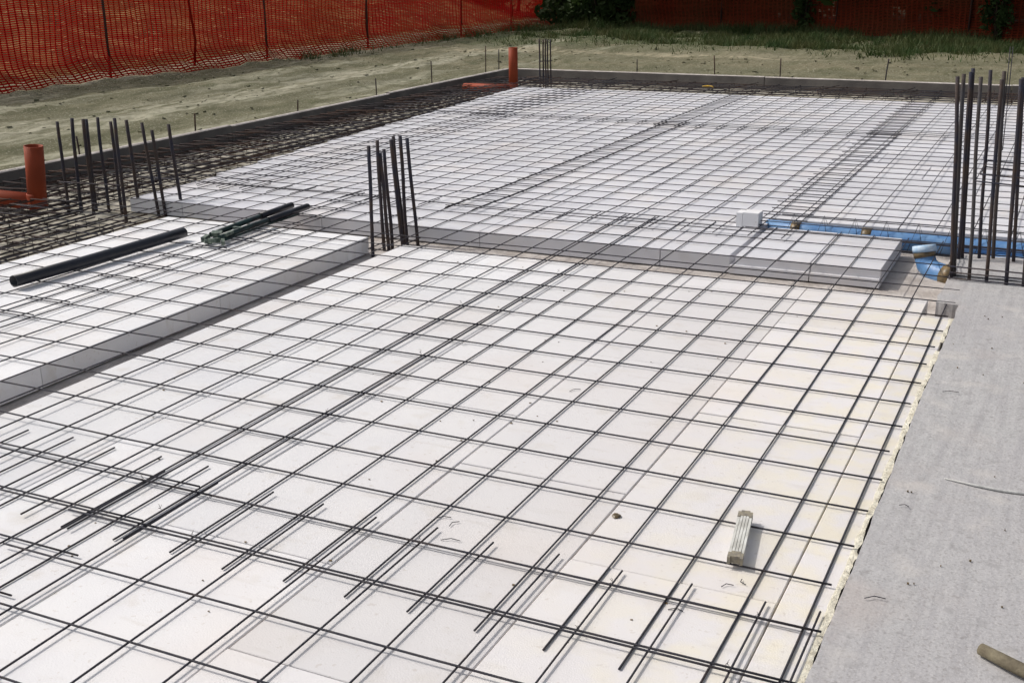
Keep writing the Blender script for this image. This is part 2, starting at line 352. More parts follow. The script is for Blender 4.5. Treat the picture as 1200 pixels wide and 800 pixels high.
rows = [-RY*j for j in range(-11, 9)]                     # y of the cross bars of the middle sheets
zbase = .000
mesh_sheet('welded mesh sheet in the middle, crossing the step, with the folding rule lying on it', [-.62, -.41]+[-.2+.2*i for i in range(9)]+[1.568], rows, (-.655, 1.595), (-2.09, 2.86), zbase-.0015, seed=1, jit=.2)
sx = [-.374-.2075*i for i in range(12)]
mesh_sheet('welded mesh sheet over the trench edge beside the central starter bars', sx, [r-.0075*(r+4.41)/1.64 for r in rows], (sx[-1]-.08, -.33), (-2.10, 2.84), zbase, lambda x, y: .0065*max(0, min(1, (x+1.2)/.4))+.013*max(0, min(1, (-.3-y)/1.2))*max(0, min(1, (-.9-x)/.5)), seed=2, jit=.2)
sx3 = [-2.50-.2065*i for i in range(11)]
mesh_sheet('welded mesh sheet under the black pipe, reaching over the left trench', sx3, [r-.006 for r in rows], (-4.72, -2.44), (-2.08, 2.87), zbase+.001, lambda x, y: .0065*max(0, min(1, (x+3.1)/.3))+.013*max(0, min(1, (-.3-y)/1.2)), seed=3)
rn = [-1.752]+[-2.014-RY*i for i in range(17)]
n1 = mesh_sheet('foreground welded mesh sheet at the bottom right, lapped over the one behind', [-.60]+[-.375, -.165]+[.036+.2015*i for i in range(7)]+[1.445, 1.59], rn, (-.68, 1.612), (-6.1, -1.645), zbase+.0045, seed=4)
proto = None
for k, (x, y) in enumerate([(.04+.2015*i, -1.745) for i in (0, 2, 5, 7)]+[(-.19, -2.0), (.44, -2.0), (1.05, -2.0), (1.44, -2.0), (-.40, -1.9), (-.61, -1.75), (-.39, -1.0), (-.41, -.25), (-.61, .5), (-.41, 1.25)]):
    if proto is None:
        b = MB(); b.tube([(-.010, -.008, .0), (-.004, .006, .012), (.006, .010, .013), (.010, -.004, .004)], .0011, 4); b.tube([(.0, .0, .012), (.004, .003, .024), (.012, .004, .034)], .0011, 4); b.tube([(.0, .0, .012), (-.003, -.002, .022), (.002, -.008, .030)], .0011, 4)
        proto = o = b.build('tie_wire', M_rust, n1)
    else: o = proto.copy(); C.objects.link(o)
    o.location = (x-n1.location.x, y-n1.location.y, .004); o.rotation_euler = (0, 0, k*1.9); o.scale = (.6, .6, .55)
sn = [-.50-.2065*i for i in range(12)]
mesh_sheet('foreground welded mesh sheet at the bottom left with lapped bar ends', sn, [r+.045 for r in rn], (-2.86, -.42), (-6.1, -1.56), zbase-.0005, seed=5)
def fl(x, y): return .014*max(0, min(1, (3.3-y)/.7))
ry1 = [2.575+.2305*i for i in range(21)]
def cols(a, e, n=11): return [a+(e-a)*i/n for i in range(n+1)]
mesh_sheet('welded mesh sheet on the rear bed right behind the central starter bars', cols(-1.80, .51), ry1, (-1.83, .54), (2.49, 7.27), zbase+.001, lambda x, y: fl(x, y), seed=6)
mesh_sheet('welded mesh sheet on the rear bed behind the left starter bars', cols(-3.93, -1.58), [y+.03 for y in ry1], (-3.96, -1.55), (2.50, 7.29), zbase+.009, fl, seed=7)
mesh_sheet('welded mesh sheet on the rear bed behind the blue pipe', cols(.275, 2.6), [y+.05 for y in ry1], (.245, 2.64), (2.96, 7.26), zbase+.018, fl, seed=8)
mesh_sheet('narrow mesh sheet along the left edge of the rear bed', cols(-4.82, -3.58, 6), [y+.06 for y in ry1], (-4.95, -3.50), (2.55, 7.3), zbase+.006, fl, seed=9)
ry2 = [7.02+.2305*i for i in range(17)]
mesh_sheet('far welded mesh sheet in front of the distant formwork, centre', cols(-1.83, .50), ry2, (-1.86, .53), (6.93, 10.9), zbase+.010, seed=10)
mesh_sheet('far welded mesh sheet next to the upright orange pipe', cols(-3.96, -1.60), [y+.04 for y in ry2], (-3.99, -1.57), (6.95, 10.95), zbase+.018, seed=11)
mesh_sheet('far welded mesh sheet at the right behind the tall starter bars', cols(.28, 2.6), [y+.06 for y in ry2], (.25, 2.63), (6.96, 10.9), zbase+.024, seed=12)
mesh_sheet('far mesh sheet at the left corner of the formwork', cols(-5.08, -3.62, 7), [y+.02 for y in ry2], (-5.2, -3.55), (6.95, 10.9), zbase+.026, seed=13)

# ------------------------------------------------------------------ perimeter beam cages
def cage(label, a, e, width, z0, z1, step, seed, n_long=3, group='edge beam cages'):
    """stirrup cage from a to e (x, y); parts: long bars and stirrups sharing meshes"""
    rnd = random.Random(seed); d = Vector((e[0]-a[0], e[1]-a[1], 0)); Ln = d.length; d.normalize()
    t = thing('beam_cage', (a[0], a[1], 0), label, 'rebar cage', group); t.rotation_euler = (0, 0, math.atan2(d.y, d.x)-math.pi/2)
    h = width/2
    for s in range(n_long):
        for z in (z0+.012, z1-.012):
            x = -h+.012+(width-.024)*s/(n_long-1); pts = [(x+.01*nz(k, s, seed), Ln*k/24, z+.008*nz(k*.7, s, seed+z*50)) for k in range(25)]
            MB().tube(pts, .006, 5).build('long_bar', M_rust, t)
    proto = MB().tube([(-h, 0, z0), (h, 0, z0), (h, 0, z1), (-h, 0, z1)], .0042, 4, closed=True).build('stirrup', M_rust, t)
    n = int(Ln/step)
    for k in range(n):
        o = proto if k == 0 else proto.copy()
        if k: C.objects.link(o); o.parent = t
        o.location = (rnd.uniform(-.008, .008), .05+step*k+rnd.uniform(-.015, .015), rnd.uniform(-.004, .004)); o.rotation_euler = (rnd.uniform(-.06, .06), 0, rnd.uniform(-.12, .12))
    return t
cage('rusty stirrup cage running along the left formwork boards', (-5.62, -3.5), (-5.70, 11.7), .36, -.155, -.050, .17, 1, 3)
cage('rusty stirrup cage in the middle of the left trench', (-5.16, -3.5), (-5.22, 11.6), .38, -.155, -.040, .18, 2, 3)
cage('rusty stirrup cage beside the left edge of the rear bed', (-4.72, -3.5), (-4.86, 10.0), .34, -.125, -.030, .17, 3, 3)
cage('short dark stirrup cage left of the black pipe', (-4.22, -3.5), (-4.25, 1.75), .36, -.110, -.020, .17, 4, 3)
cage('short dark stirrup cage tight against the left bed', (-3.73, -3.5), (-3.73, 1.72), .34, -.110, -.018, .18, 5, 3)
cage('rusty stirrup cage along the far formwork boards', (5.5, 11.70), (-5.6, 11.82), .36, -.155, -.075, .30, 6, 3)
cage('rusty stirrup cage against the far edge of the rear bed', (5.5, 10.55), (-5.0, 10.55), .50, -.125, -.040, .28, 8, 3)
# loose crossing bars tied over the trenches
for k in range(24):
    r = random.Random(100+k)
    if k < 15: x = -5.75; y = -1.5+k*.86+r.uniform(-.1, .1); p = [(x, y, -.042), (x+r.uniform(.7, 1.0), y+r.uniform(-.15, .3), -.026), (x+r.uniform(1.4, 1.5), y+r.uniform(-.1, .2), -.012)]
    else: x = -5.2+(k-15)*1.05+r.uniform(-.1, .1); y = 12.0; p = [(x, 11.85, -.045), (x+r.uniform(-.2, .2), 11.0, -.034), (x+r.uniform(-.2, .2), 10.2, -.02)]
    o = MB().tube(p, .0055, 5).build('tie_bar', M_rust)
    tag(o, 'single rusty bar tied across the left trench cages' if k < 15 else 'single rusty bar tied across the far trench cages', 'rebar', 'loose bars across the left trench' if k < 15 else 'loose bars across the far trench')
# lattice cage in the blue pipe slot
t = thing('lattice_girder', (.40, 2.98, FLOOR), 'lattice girder with zigzag bars running along the blue pipe', 'rebar girder')
for (dy, z) in ((-.085, .07), (.085, .07), (0, .17), (-.085, .012), (.085, .012)):
    MB().tube([(0, dy, z), (.9, dy+.004, z+.003), (1.9, dy, z)], .0035, 5).build('long_bar', M_bar, t)
zz = []
for s in (-1, 1):
    for k in range(10):
        x = .03+k*.19
        MB().tube([(x, s*.085, .02), (x+.045, s*.01, .178), (x+.09, s*.085, .02)], .0026, 4).build('zigzag_bar', M_bar, t)

# ------------------------------------------------------------------ starter bars
def starters(label, bars, zb, r, stir=(), group='starter bar groups'):
    cx = sum(b_[0] for b_ in bars)/len(bars); cy = sum(b_[1] for b_ in bars)/len(bars)
    t = thing('starter_bars', (cx, cy, zb), label, 'starter bars', group)
    for i, (x, y, tx, tz) in enumerate(bars):
        dx = tx-x; pts = []
        for k in range(9):
            q = k/8; pts.append((x+dx*q+.006*nz(i*3.3, q*2.2), y+.006*nz(i*2.1, q*2, 7), zb-.004+(tz-zb)*q))
        MB().tube(rel(pts, (cx, cy, zb)), r*random.uniform(.92, 1.08), 8).build('dowel', M_dowel2 if i % 3 == 1 and r < .0102 else M_dowel, t)
    for p in stir: MB().tube(rel(p, (cx, cy, zb)), .004, 5, closed=True).build('stirrup', M_dowel, t)
    return t
def ring(x0, x1, y0, y1, z, tilt=0): return [(x0, y0, z), (x1, y0, z+tilt), (x1, y1, z+tilt), (x0, y1, z)]
RB = [(1.533, 1.992, 1.46, 1.042), (1.541, 2.015, 1.485, 1.053), (1.533, 2.328, 1.492, 1.036), (1.550, 2.353, 1.5, 1.053), (1.622, 1.974, 1.572, 1.045), (1.631, 2.411, 1.584, 1.041), (1.709, 1.955, 1.668, 1.037), (1.707, 2.401, 1.651, 1.038), (1.804, 1.942, 1.759, 1.043), (1.81, 2.387, 1.748, 1.01), (1.886, 1.941, 1.836, 1.045), (1.93, 2.38, 1.89, 1.03), (2.02, 1.94, 1.98, 1.04), (2.10, 2.37, 2.06, 1.03), (2.17, 1.94, 2.13, 1.04)]
t = starters('tall dark starter bars standing in the grey concrete slab at right', RB, .0, .0098,
         [ring(1.52, 2.19, 1.93, 2.42, .012), ring(1.525, 2.19, 1.94, 2.41, .040, .004), ring(1.515, 2.20, 1.93, 2.43, .075, -.004), ring(1.62, 2.2, 1.955, 2.40, .56, -.02), ring(1.60, 2.2, 1.95, 2.41, .525, -.03)])
for dx in (0, .013): MB().tube(rel([(1.675+dx, 2.40, .62), (1.672+dx, 2.40, .9), (1.667+dx, 2.40, 1.16)], (t.location.x, t.location.y, 0)), .0026, 5).build('tie_wire', M_bar, t)
LB = [(-4.612, 1.86, -4.613, 0.553), (-4.529, 1.895, -4.503, 0.578), (-4.393, 1.885, -4.386, 0.578), (-4.444, 1.962, -4.43, 0.566), (-4.332, 1.975, -4.333, 0.582), (-4.243, 2.012, -4.25, 0.551), (-3.998, 1.794, -4.002, 0.613), (-4.118, 2.063, -4.149, 0.561), (-3.903, 2.021, -3.968, 0.556), (-3.856, 2.04, -3.899, 0.503), (-3.78, 2.136, -3.83, 0.536)]
starters('row of dark starter bars standing in the trench beside the left orange pipe', LB, FLOOR, .012, [ring(-4.62, -3.79, 1.80, 2.12, -.05), ring(-4.62, -3.80, 1.81, 2.12, .12, .02)])
CB = [(-1.813, 1.594, -1.804, 0.572), (-1.832, 1.755, -1.844, 0.579), (-1.805, 1.816, -1.837, 0.518), (-1.781, 1.902, -1.833, 0.564), (-1.807, 1.968, -1.856, 0.575), (-1.779, 1.954, -1.797, 0.583), (-1.701, 1.961, -1.756, 0.571), (-1.80, 1.765, -1.832, 0.50)]
starters('cluster of dark starter bars rising between the insulation beds in the middle', CB, FLOOR, .0115, [ring(-1.84, -1.69, 1.59, 1.98, -.07)])
FB = [(-4.986, 11.155, -4.996, 0.53), (-4.94, 11.171, -4.944, 0.529), (-4.929, 11.299, -4.934, 0.521), (-4.883, 11.314, -4.895, 0.521), (-4.96, 11.30, -4.965, .53)]
starters('small far group of starter bars beside the upright orange pipe at the corner', FB, FLOOR-.05, .011, [ring(-5.0, -4.87, 11.14, 11.33, .0), ring(-5.0, -4.87, 11.14, 11.33, .22)])

# ------------------------------------------------------------------ formwork boards and stakes
def plank(a, e, zt, th, label):
    d = Vector((e[0]-a[0], e[1]-a[1], 0)); Ln = d.length; an = math.atan2(d.y, d.x)
    t = thing('formwork_board', (a[0], a[1], FLOOR-.06), label, 'formwork board', 'formwork boards round the slab'); t.rotation_euler = (0, 0, an)
    zt -= FLOOR-.06
    b = MB(); n = 10
    for k in range(n+1):
        x = Ln*k/n; w_ = .006*nz(x, a[1], 3); dz = .004*nz(x*1.3, a[0])
        b.v += [(x, w_, 0), (x, w_+th, 0), (x, w_+th, zt+dz), (x, w_, zt+dz)]
    for k in range(n):
        for j in range(4): p = k*4+j; q = k*4+(j+1) % 4; b.f.append((p, p+4, q+4, q))
    b.f.append((0, 1, 2, 3)); b.f.append((n*4+3, n*4+2, n*4+1, n*4))
    b.build('plank', M_board, t)
    b2 = MB()
    for k in range(31):
        x = Ln*k/30; d_ = .006+.008*nz(x*4, a[0]); b2.v += [(x, .003+d_*.3, zt-.002+.004*nz(x*1.3, a[0])), (x, .02, zt+.008+.003*nz(x*6, 2)), (x, th-.015, zt+.009), (x, th-.004, zt-.002)]
    for k in range(30):
        for j in range(3): b2.f.append((k*4+j, k*4+4+j, k*4+5+j, k*4+1+j))
    b2.build('pale_top_strip', M_blind, t)  # pale ragged strip along the top of the board
    for k in range(2): MB().box(Ln*(.28+.4*k)-.03, Ln*(.28+.4*k)+.03, th+.001, th+.03, .02, zt-.02).build('cleat', M_board, t)
ZB = .0
plank((-5.865, -6.0), (-5.885, 1.2), ZB, .075, 'nearest left formwork board behind the left orange pipe')
plank((-5.885, 1.21), (-5.91, 5.4), ZB+.004, .075, 'left formwork board behind the left starter bars')
plank((-5.91, 5.41), (-5.925, 8.6), ZB-.004, .075, 'third left formwork board, halfway to the corner')
plank((-5.93, 8.61), (-5.94, 12.14), ZB+.006, .075, 'left formwork board ending at the far corner')
plank((-5.96, 12.19), (-2.0, 12.12), ZB+.003, .075, 'far formwork board behind the small starter bars')
plank((-1.99, 12.12), (1.2, 12.02), ZB, .075, 'far formwork board at the middle right')
plank((1.21, 12.02), (6.9, 11.95), ZB+.003, .075, 'far formwork board behind the tall right starter bars')
ST = [(-6.013, 4.945, -5.993, 0.183), (-6.024, 6.717, -6.003, 0.126), (-6.055, 8.472, -6.058, 0.2), (-6.123, 10.029, -6.126, 0.285), (-6.362, 12.151, -6.355, 0.341), (-6.355, 12.6, -6.351, 0.255), (-3.955, 12.352, -3.958, 0.18), (-2.755, 12.30, -2.778, 0.268), (-1.809, 12.25, -1.811, 0.25), (-0.392, 12.22, -0.361, 0.285), (-5.975, 3.353, -5.990, 0.17)]
SL = ['thin stake by the left boards behind the last left starter bar', 'short stub of a stake behind the left boards', 'thin stake behind the left boards level with the central starter bars', 'tall thin stake behind the left boards near the corner', 'tallest stake outside the far corner', 'shorter stake just right of the tallest corner stake', 'first thin stake behind the far boards right of the corner bars', 'second thin stake behind the far boards', 'third thin stake behind the far boards', 'leaning stake behind the far boards near the tall starter bars', 'brownish peg among the left starter bars, behind the boards']
for (x, y, tx, tz), lb in zip(ST, SL):
    o = MB().tube(rel([(x, y, -.2), ((x+tx)/2, y+.004, tz*.4), (tx, y, tz)], (x, y, 0)), .0085, 6).build('stake', M_rust); o.location = (x, y, 0); tag(o, lb, 'stake', 'steel stakes behind the formwork')

# ------------------------------------------------------------------ pipes
def hollow(par, name, pts, r, wall, material, n=24):
    b = MB(); b.tube(pts, r, n, caps=False); k0 = len(b.v); b.tube(list(pts), r-wall, n, caps=False)
    for i in range(len(b.f)//2, len(b.f)): b.f[i] = b.f[i][::-1]
    last = (len(pts)-1)*n
    for j in range(n): b.f.append((last+j, k0+last+j, k0+last+(j+1) % n, last+(j+1) % n)); b.f.append((j, (j+1) % n, k0+(j+1) % n, k0+j))
    return b.build(name, material, par)
def orange_pipe(loc, top, r, label, leg, ln):
    t = thing('drain_pipe', (loc[0], loc[1], FLOOR-.02), label, 'drain pipe', 'upright orange drain pipes'); h = top-(FLOOR-.02)
    hollow(t, 'riser', [(0, 0, .06), (ln*.6, 0, h*.6), (ln, 0, h)], r, .006, M_orange)
    hollow(t, 'socket', [(0, 0, .02), (0, 0, .06), (0, 0, .115), (0, 0, .13)], r*1.04, .006, M_orange)
    hollow(t, 'branch_pipe', [(-.02, 0, .062), (-.5*leg, .03, .055), (-leg, .08, .045)], r*.92, .006, M_orange)
    return t
orange_pipe((-4.965, 1.90), .352, .069, 'upright orange drain pipe in the left trench with a branch at its foot', 1.4, .038)
orange_pipe((-5.00, 10.3), .475, .062, 'upright orange drain pipe at the far corner next to small starter bars', .8, .0)
# blue pipe in its slot
t = thing('blue_pipe', (.30, 3.0, FLOOR), 'long blue pipe lying in the slot in front of the rear bed', 'blue pipe')
rr = .056
MB().tube([(.0, 0, rr+.01), (.3, 0, rr+.006), (.7, -.005, rr+.004), (1.1, -.01, rr), (1.6, -.03, rr), (2.6, -.05, rr)], rr, 24).build('pipe', M_blue, t)
for x in (.16, .60): MB().tube([(x, 0, rr+.006), (x+.03, 0, rr+.006), (x+.06, 0, rr+.006)], rr+.003, 24).build('tape_band', M_tape, t)
t = thing('pipe_elbow', (1.405, 2.44, FLOOR-.035), 'blue pipe elbow with pale cap and brown tape beside the concrete slab', 'pipe elbow')
path = [(.13, -.085, .050), (.085, -.06, .052), (.03, -.025, .056), (-.02, .012, .064), (-.05, .035, .088), (-.064, .047, .122), (-.070, .052, .150)]
MB().tube(path, [.060, .061, .061, .060, .058, .057, .056], 24).build('elbow', M_blue, t)
MB().tube([(-.065, .048, .128), (-.069, .051, .144), (-.072, .054, .160)], .0615, 24).build('tape_band', M_tape, t)
MB().tube([(-.071, .053, .156), (-.074, .056, .172), (-.078, .059, .192), (-.0784, .0594, .194)], [.065, .067, .065, .054], 24).build('cap', M_cap, t)
MB().tube([(.06, -.044, .053), (.085, -.06, .052), (.11, -.073, .051)], .066, 24).build('coupling', M_tape, t)
# blue sheeting behind the tall starter bars
b = sheet(1.55, 2.9, 2.60, 2.90, 40, 12, lambda x, y: FLOOR+.07+.03*nz(x*5, y*6, 2)+.02*nz(x*13, y*11, 4)-.05*abs(y-2.75)/.15)
tag(b.build('plastic_sheet', M_blue), 'crumpled blue plastic sheet on the floor behind the tall starter bars', 'plastic sheet')
# black pipe lying on the mesh
t = thing('black_pipe', (-2.905, .58, .0), 'straight black plastic pipe lying on the mesh at left', 'black pipe')
PP = [(-.035, -.735, .040), (-.01, -.3, .038), (.012, .25, .039), (.022, .54, .040)]
hollow(t, 'pipe', PP, .032, .003, M_black)
# bundle of green rods
t = thing('rod_bundle', (-2.62, 1.50, .0), 'bundle of dark green rods with a pale clamp end lying on the mesh', 'rod bundle')
for (x0, x1, z, r, ya, yb) in ((-.05, -.11, .045, .017, -.38, .52), (.035, .0, .040, .017, -.40, .55), (.0, -.05, .026, .008, -.36, .30), (.055, .03, .022, .007, -.38, .42), (-.03, -.06, .022, .007, -.42, .1)):
    MB().tube([(x0, ya, z), ((x0+x1)/2, (ya+yb)/2, z+.004), (x1, yb, z)], r, 10).build('rod', M_green, t)
for (x0, x1, z, ya, yb) in ((-.083, -.112, .049, .16, .54), (.018, -.002, .043, .10, .57)):
    MB().tube([(x0, ya, z), (x1, yb, z)], .022, 10).build('sleeve', M_black, t)
for (x, y, z, sx_, sy_, sz_, rz) in ((-.06, -.42, .03, .022, .05, .022, .2), (.02, -.44, .028, .026, .05, .02, -.3), (-.02, -.36, .05, .05, .03, .018, .5), (.045, -.33, .05, .016, .06, .014, .1), (.07, -.42, .02, .018, .03, .018, .7), (-.01, -.46, .022, .02, .03, .016, -.6), (.01, -.20, .055, .045, .018, .01, .1)):
    b = MB(); b.box(-sx_*.62, sx_*.62, -sy_*.7, sy_*.7, -sz_*.7, sz_*.7, Matrix.Translation((x, y, z)) @ Matrix.Rotation(rz, 4, 'Z') @ Matrix.Rotation(rz*.4, 4, 'X')); b.build('clamp', M_greenp, t)
# white offcut of insulation
t = thing('insulation_offcut', (.235, 2.84, TOP), 'small white insulation block standing at the end of the blue pipe', 'insulation block')
for x0, x1, h, d in ((-.083, -.045, .092, .055), (-.043, .058, .096, .062)):
    MB().box(x0, x1, -.05, d, .001, h).build('piece', M_eps, t)

# ------------------------------------------------------------------ folding rule, stick, cord, crumbs
t = thing('folding_rule', (1.297, -1.345, .0), 'folded white wooden rule lying on the mesh near the slab', 'folding rule'); t.rotation_euler = (0, 0, math.radians(9))
for k in range(5):
    x = -.0215+k*.0088; dy = random.uniform(-.006, .006)
    MB().box(x, x+.0074, -.150+dy, .146+dy, 0.0065, .026+random.uniform(-.001, .001)).build('slat', M_rule, t)
    for y in (-.136, .130): MB().box(x-.0006, x+.0080, y-.017+dy, y+.017+dy, .0060, .0275).build('hinge', M_hinge, t)
o = MB().tube([(0, 0, 0), (.07, -.045, .003), (.20, -.12, .008), (.5, -.30, .018)], [.015, .0165, .0165, .0165], 14).build('tool_handle', M_wood); o.location = (1.985, -1.685, .020)
tag(o, 'round weathered wooden tool handle lying on the slab at bottom right', 'tool handle')
o = MB().tube([(0, 0, .003), (.09, -.02, .005), (.17, -.028, .005), (.24, -.02, .004), (.34, -.01, .005), (.5, .0, .004)], [.002, .004, .0045, .005, .005, .004], 8).build('mortar_strip', M_mortar); o.location = (1.79, -.66, .003)
tag(o, 'thin white strip lying across the grey concrete slab', 'strip')
b = MB(); y = -3.2; L_ = []
while y < 1.25:
    wl = .010+.014*nz(y*4, 1)+.010*nz(y*15, 4); wr = .006+.010*nz(y*7, 8)+.008*nz(y*23, 3); h = .0015+.003*nz(y*13, 6)
    n = len(b.v); b.v += [(1.608-max(.002, wl), y, TOP-.002), (1.608-max(.002, wl)*.5, y+.004*nz(y*31, 2), TOP+.0015+h*.5), (1.612, y, TOP+.001+h), (1.613+max(.002, wr), y, TOP+.002)]
    if len(L_) and nz(y*3.1, 14) > -.42: 
        for q in range(3): b.f.append((L_[-1]+q, L_[-1]+q+1, n+q+1, n+q))
    L_.append(n); y += .018
b.smooth = True
tag(b.build('foam_strip', M_foam), 'thin ragged strip of pale yellow foam in the joint along the concrete slab', 'foam')
DB = [((.42, -1.56), .05, .5, 'curved wire offcut left of the centre bars near lapped ends'), ((.47, -1.58), .04, 1.2, 'short wire offcut beside the curved one'), ((.51, -1.68), .06, .3, 'long wire offcut below the curved one'), ((1.24, -1.78), .04, .15, 'short wire offcut left below the folding rule'), ((1.33, -1.60), .035, .6, 'wire offcut just below the folding rule'), ((1.365, -1.56), .03, 2.2, 'bent wire offcut right below the folding rule'), ((1.71, -1.53), .055, .35, 'dark wire offcut on the lower part of the concrete slab'), ((1.70, -.93), .03, -.1, 'dark wire scrap on the middle of the concrete slab'), ((1.72, .17), .06, .2, 'thin wire scrap on the upper part of the concrete slab'), ((.36, -.36), .05, .9, 'wire offcut on the white boards in the middle')]
for (p, l, a, lb) in DB:
    z = .009 if p[0] > 1.62 else TOP+.003
    c, s_ = math.cos(a), math.sin(a)
    o = MB().tube([(-l/2*c, -l/2*s_, 0), (-.01*s_, .01*c, .002), (l/2*c, l/2*s_, .001)], .0013, 5).build('wire_offcut', M_bar); o.location = (p[0], p[1], z); tag(o, lb, 'wire', 'wire offcuts')
def lump(name, loc, r, material, label, cat, seed, flat=.6, group=None):
    b = MB(); n = 8; rnd = random.Random(seed)
    for i in range(5):
        ph = math.pi*i/4
        for j in range(n):
            th = 2*math.pi*j/n; q = r*(1+.35*nz(math.cos(th)*1.3+seed, math.sin(th)*1.3, i*.8)); b.v.append((q*math.sin(ph)*math.cos(th), q*math.sin(ph)*math.sin(th), q*math.cos(ph)*flat))
    for i in range(4):
        for j in range(n): b.f.append((i*n+j, (i+1)*n+j, (i+1)*n+(j+1) % n, i*n+(j+1) % n))
    o = b.build(name, material); o.location = loc; return tag(o, label, cat, group)
lump('soil_crumb', (.901, -1.326, TOP+.003), .015, M_tape, 'dark brown crumb on the white boards left of the folding rule', 'crumb', 3, .4)
lump('concrete_lump', (1.545, 1.40, FLOOR+.03), .035, M_slab, 'concrete lump in the notch at the corner of the slab', 'lump', 5, 1.0)
for k, (x, y) in enumerate(((-1.70, -.30), (-1.69, .12), (-1.70, .43), (-1.72, 1.42), (-.55, 1.72), (.05, 1.75), (.2, 1.70), (-1.0, 1.76))):
    lump('debris', (x, y, FLOOR+.012), random.uniform(.016, .03), M_blind, 'small grey mortar crumb in the strip between insulation beds', 'crumb', 20+k, .5, 'mortar crumbs between the beds')
rnd = random.Random(9); b = MB()
for k in range(45):
    x = rnd.uniform(1.66, 2.5); y = rnd.uniform(-2.4, 1.8); r = rnd.choice((.0015, .002, .0025)); b.box(x-r, x+r*1.3, y-r, y+r, .004, .006+r*.8)
for k in range(70):
    x = rnd.uniform(-1.3, 1.55); y = rnd.uniform(-2.7, 1.4); r = rnd.choice((.002, .0025, .003)); b.box(x-r, x+r*1.5, y-r, y+r, TOP+.0005, TOP+r)
tag(b.build('grit', M_tape), 'fine dark grit scattered over the slab and white boards', 'grit', kind='stuff')
# yellow scrap at the far cages
t = thing('yellow_spacer', (-2.35, 10.55, .012), 'small yellow plastic scrap lying on the far trench cages', 'plastic scrap'); t.scale = (.65, .65, .5)
MB().tube([(-.10, 0, .01), (.0, .03, .03), (.09, .0, .02), (.14, -.05, .01)], .016, 8).build('strap', M_yel, t); MB().box(-.05, .05, -.02, .03, .0, .035).build('buckle', M_yel, t)

# ------------------------------------------------------------------ fences
def fence(label, P, posts, Hh, seed, material=None, sag=.05, flare=.22, strap=None):
    """orange net from P[0] to P[-1] on thin posts; one net piece per bay"""
    a = Vector((*P[0], 0)); e = Vector((*P[1], 0)); d = (e-a); Ln = d.length; d.normalize(); nrm = Vector((d.y, -d.x, 0))
    t = thing('net_fence', tuple(a), label, 'fence', 'orange net fences')
    cuts = sorted(posts)
    for s in cuts:
        p = d*s; MB().tube([(p.x, p.y, -.2), (p.x+.01, p.y, Hh*.5), (p.x-.01, p.y+.01, Hh+.15)], .022, 7).build('post', M_post, t)
    edges = [0]+cuts+[Ln]
    def pt(s, h, s0, s1):
        u = (s-s0)/max(.01, s1-s0); bow = math.sin(math.pi*u)
        out = flare*max(0, 1-h/.32)**1.6+sag*bow*(.5+1.6*nz(s*.6, h*.7, seed))*math.sin(math.pi*min(1, h/Hh))+.07*nz(s*1.3, h*1.1, seed)+.03*nz(s*4, h*2.5, seed)
        lean = .07*max(0, .45-h)*(1+nz(s*.3, 2, seed))
        p = d*(s+lean*1.2)+nrm*out; return (p.x, p.y, gh(a.x+p.x, a.y+p.y)+.01+h*(1-.05*bow))
    hs = [0, .05, .11, .19, .3, .5, .8, 1.15, Hh]
    for q in range(len(edges)-1):
        s0, s1 = edges[q], edges[q+1]
        if s1-s0 < .2: continue
        b = MB(); n = int((s1-s0)/.105)
        for k in range(n+1):
            s = s0+(s1-s0)*k/n; w_ = .014
            for i in range(len(hs)-1):
                b.quad(pt(s-w_, hs[i], s0, s1), pt(s+w_, hs[i], s0, s1), pt(s+w_, hs[i+1], s0, s1), pt(s-w_, hs[i+1], s0, s1))
        nr = int(Hh/.031); m_ = max(2, int((s1-s0)/.21))
        for r in range(nr+1):
            h = Hh*r/nr; w_ = .0095 if r % 9 else .012
            for k in range(m_):
                sa = s0+(s1-s0)*k/m_; sb = s0+(s1-s0)*(k+1)/m_
                b.quad(pt(sa, max(0, h-w_), s0, s1), pt(sb, max(0, h-w_), s0, s1), pt(sb, h+w_, s0, s1), pt(sa, h+w_, s0, s1))
        o = b.build('net', material or M_net, t, smooth=False); o['kind'] = 'stuff'
    if strap:
        p = d*strap+nrm*.05; o = MB().tube([(p.x, p.y, .0), (p.x+.04, p.y+.03, .4), (p.x+.0, p.y, 1.0), (p.x, p.y, Hh)], .022, 6).build('gathered_fold', M_net, t)
    return t
fa, fe = (-11.52, 3.0), (-10.88, 24.45)
def on_fence(y): return (y-fa[1])*math.hypot(fe[0]-fa[0], fe[1]-fa[1])/(fe[1]-fa[1])
fence('orange net fence along the left side in sunlight', (fa, fe), [on_fence(y) for y in (5.6, 9.35, 13.1, 16.3, 20.1, 22.6)], 1.75, 1, strap=on_fence(11.15))
fence('orange net fence in the shade across the back under the trees', ((-10.75, 24.55), (8.0, 19.0)), [2.4, 5.2, 8.1, 11.0, 13.8, 16.6], 1.6, 2, M_net_shaded, sag=.10, flare=.12)

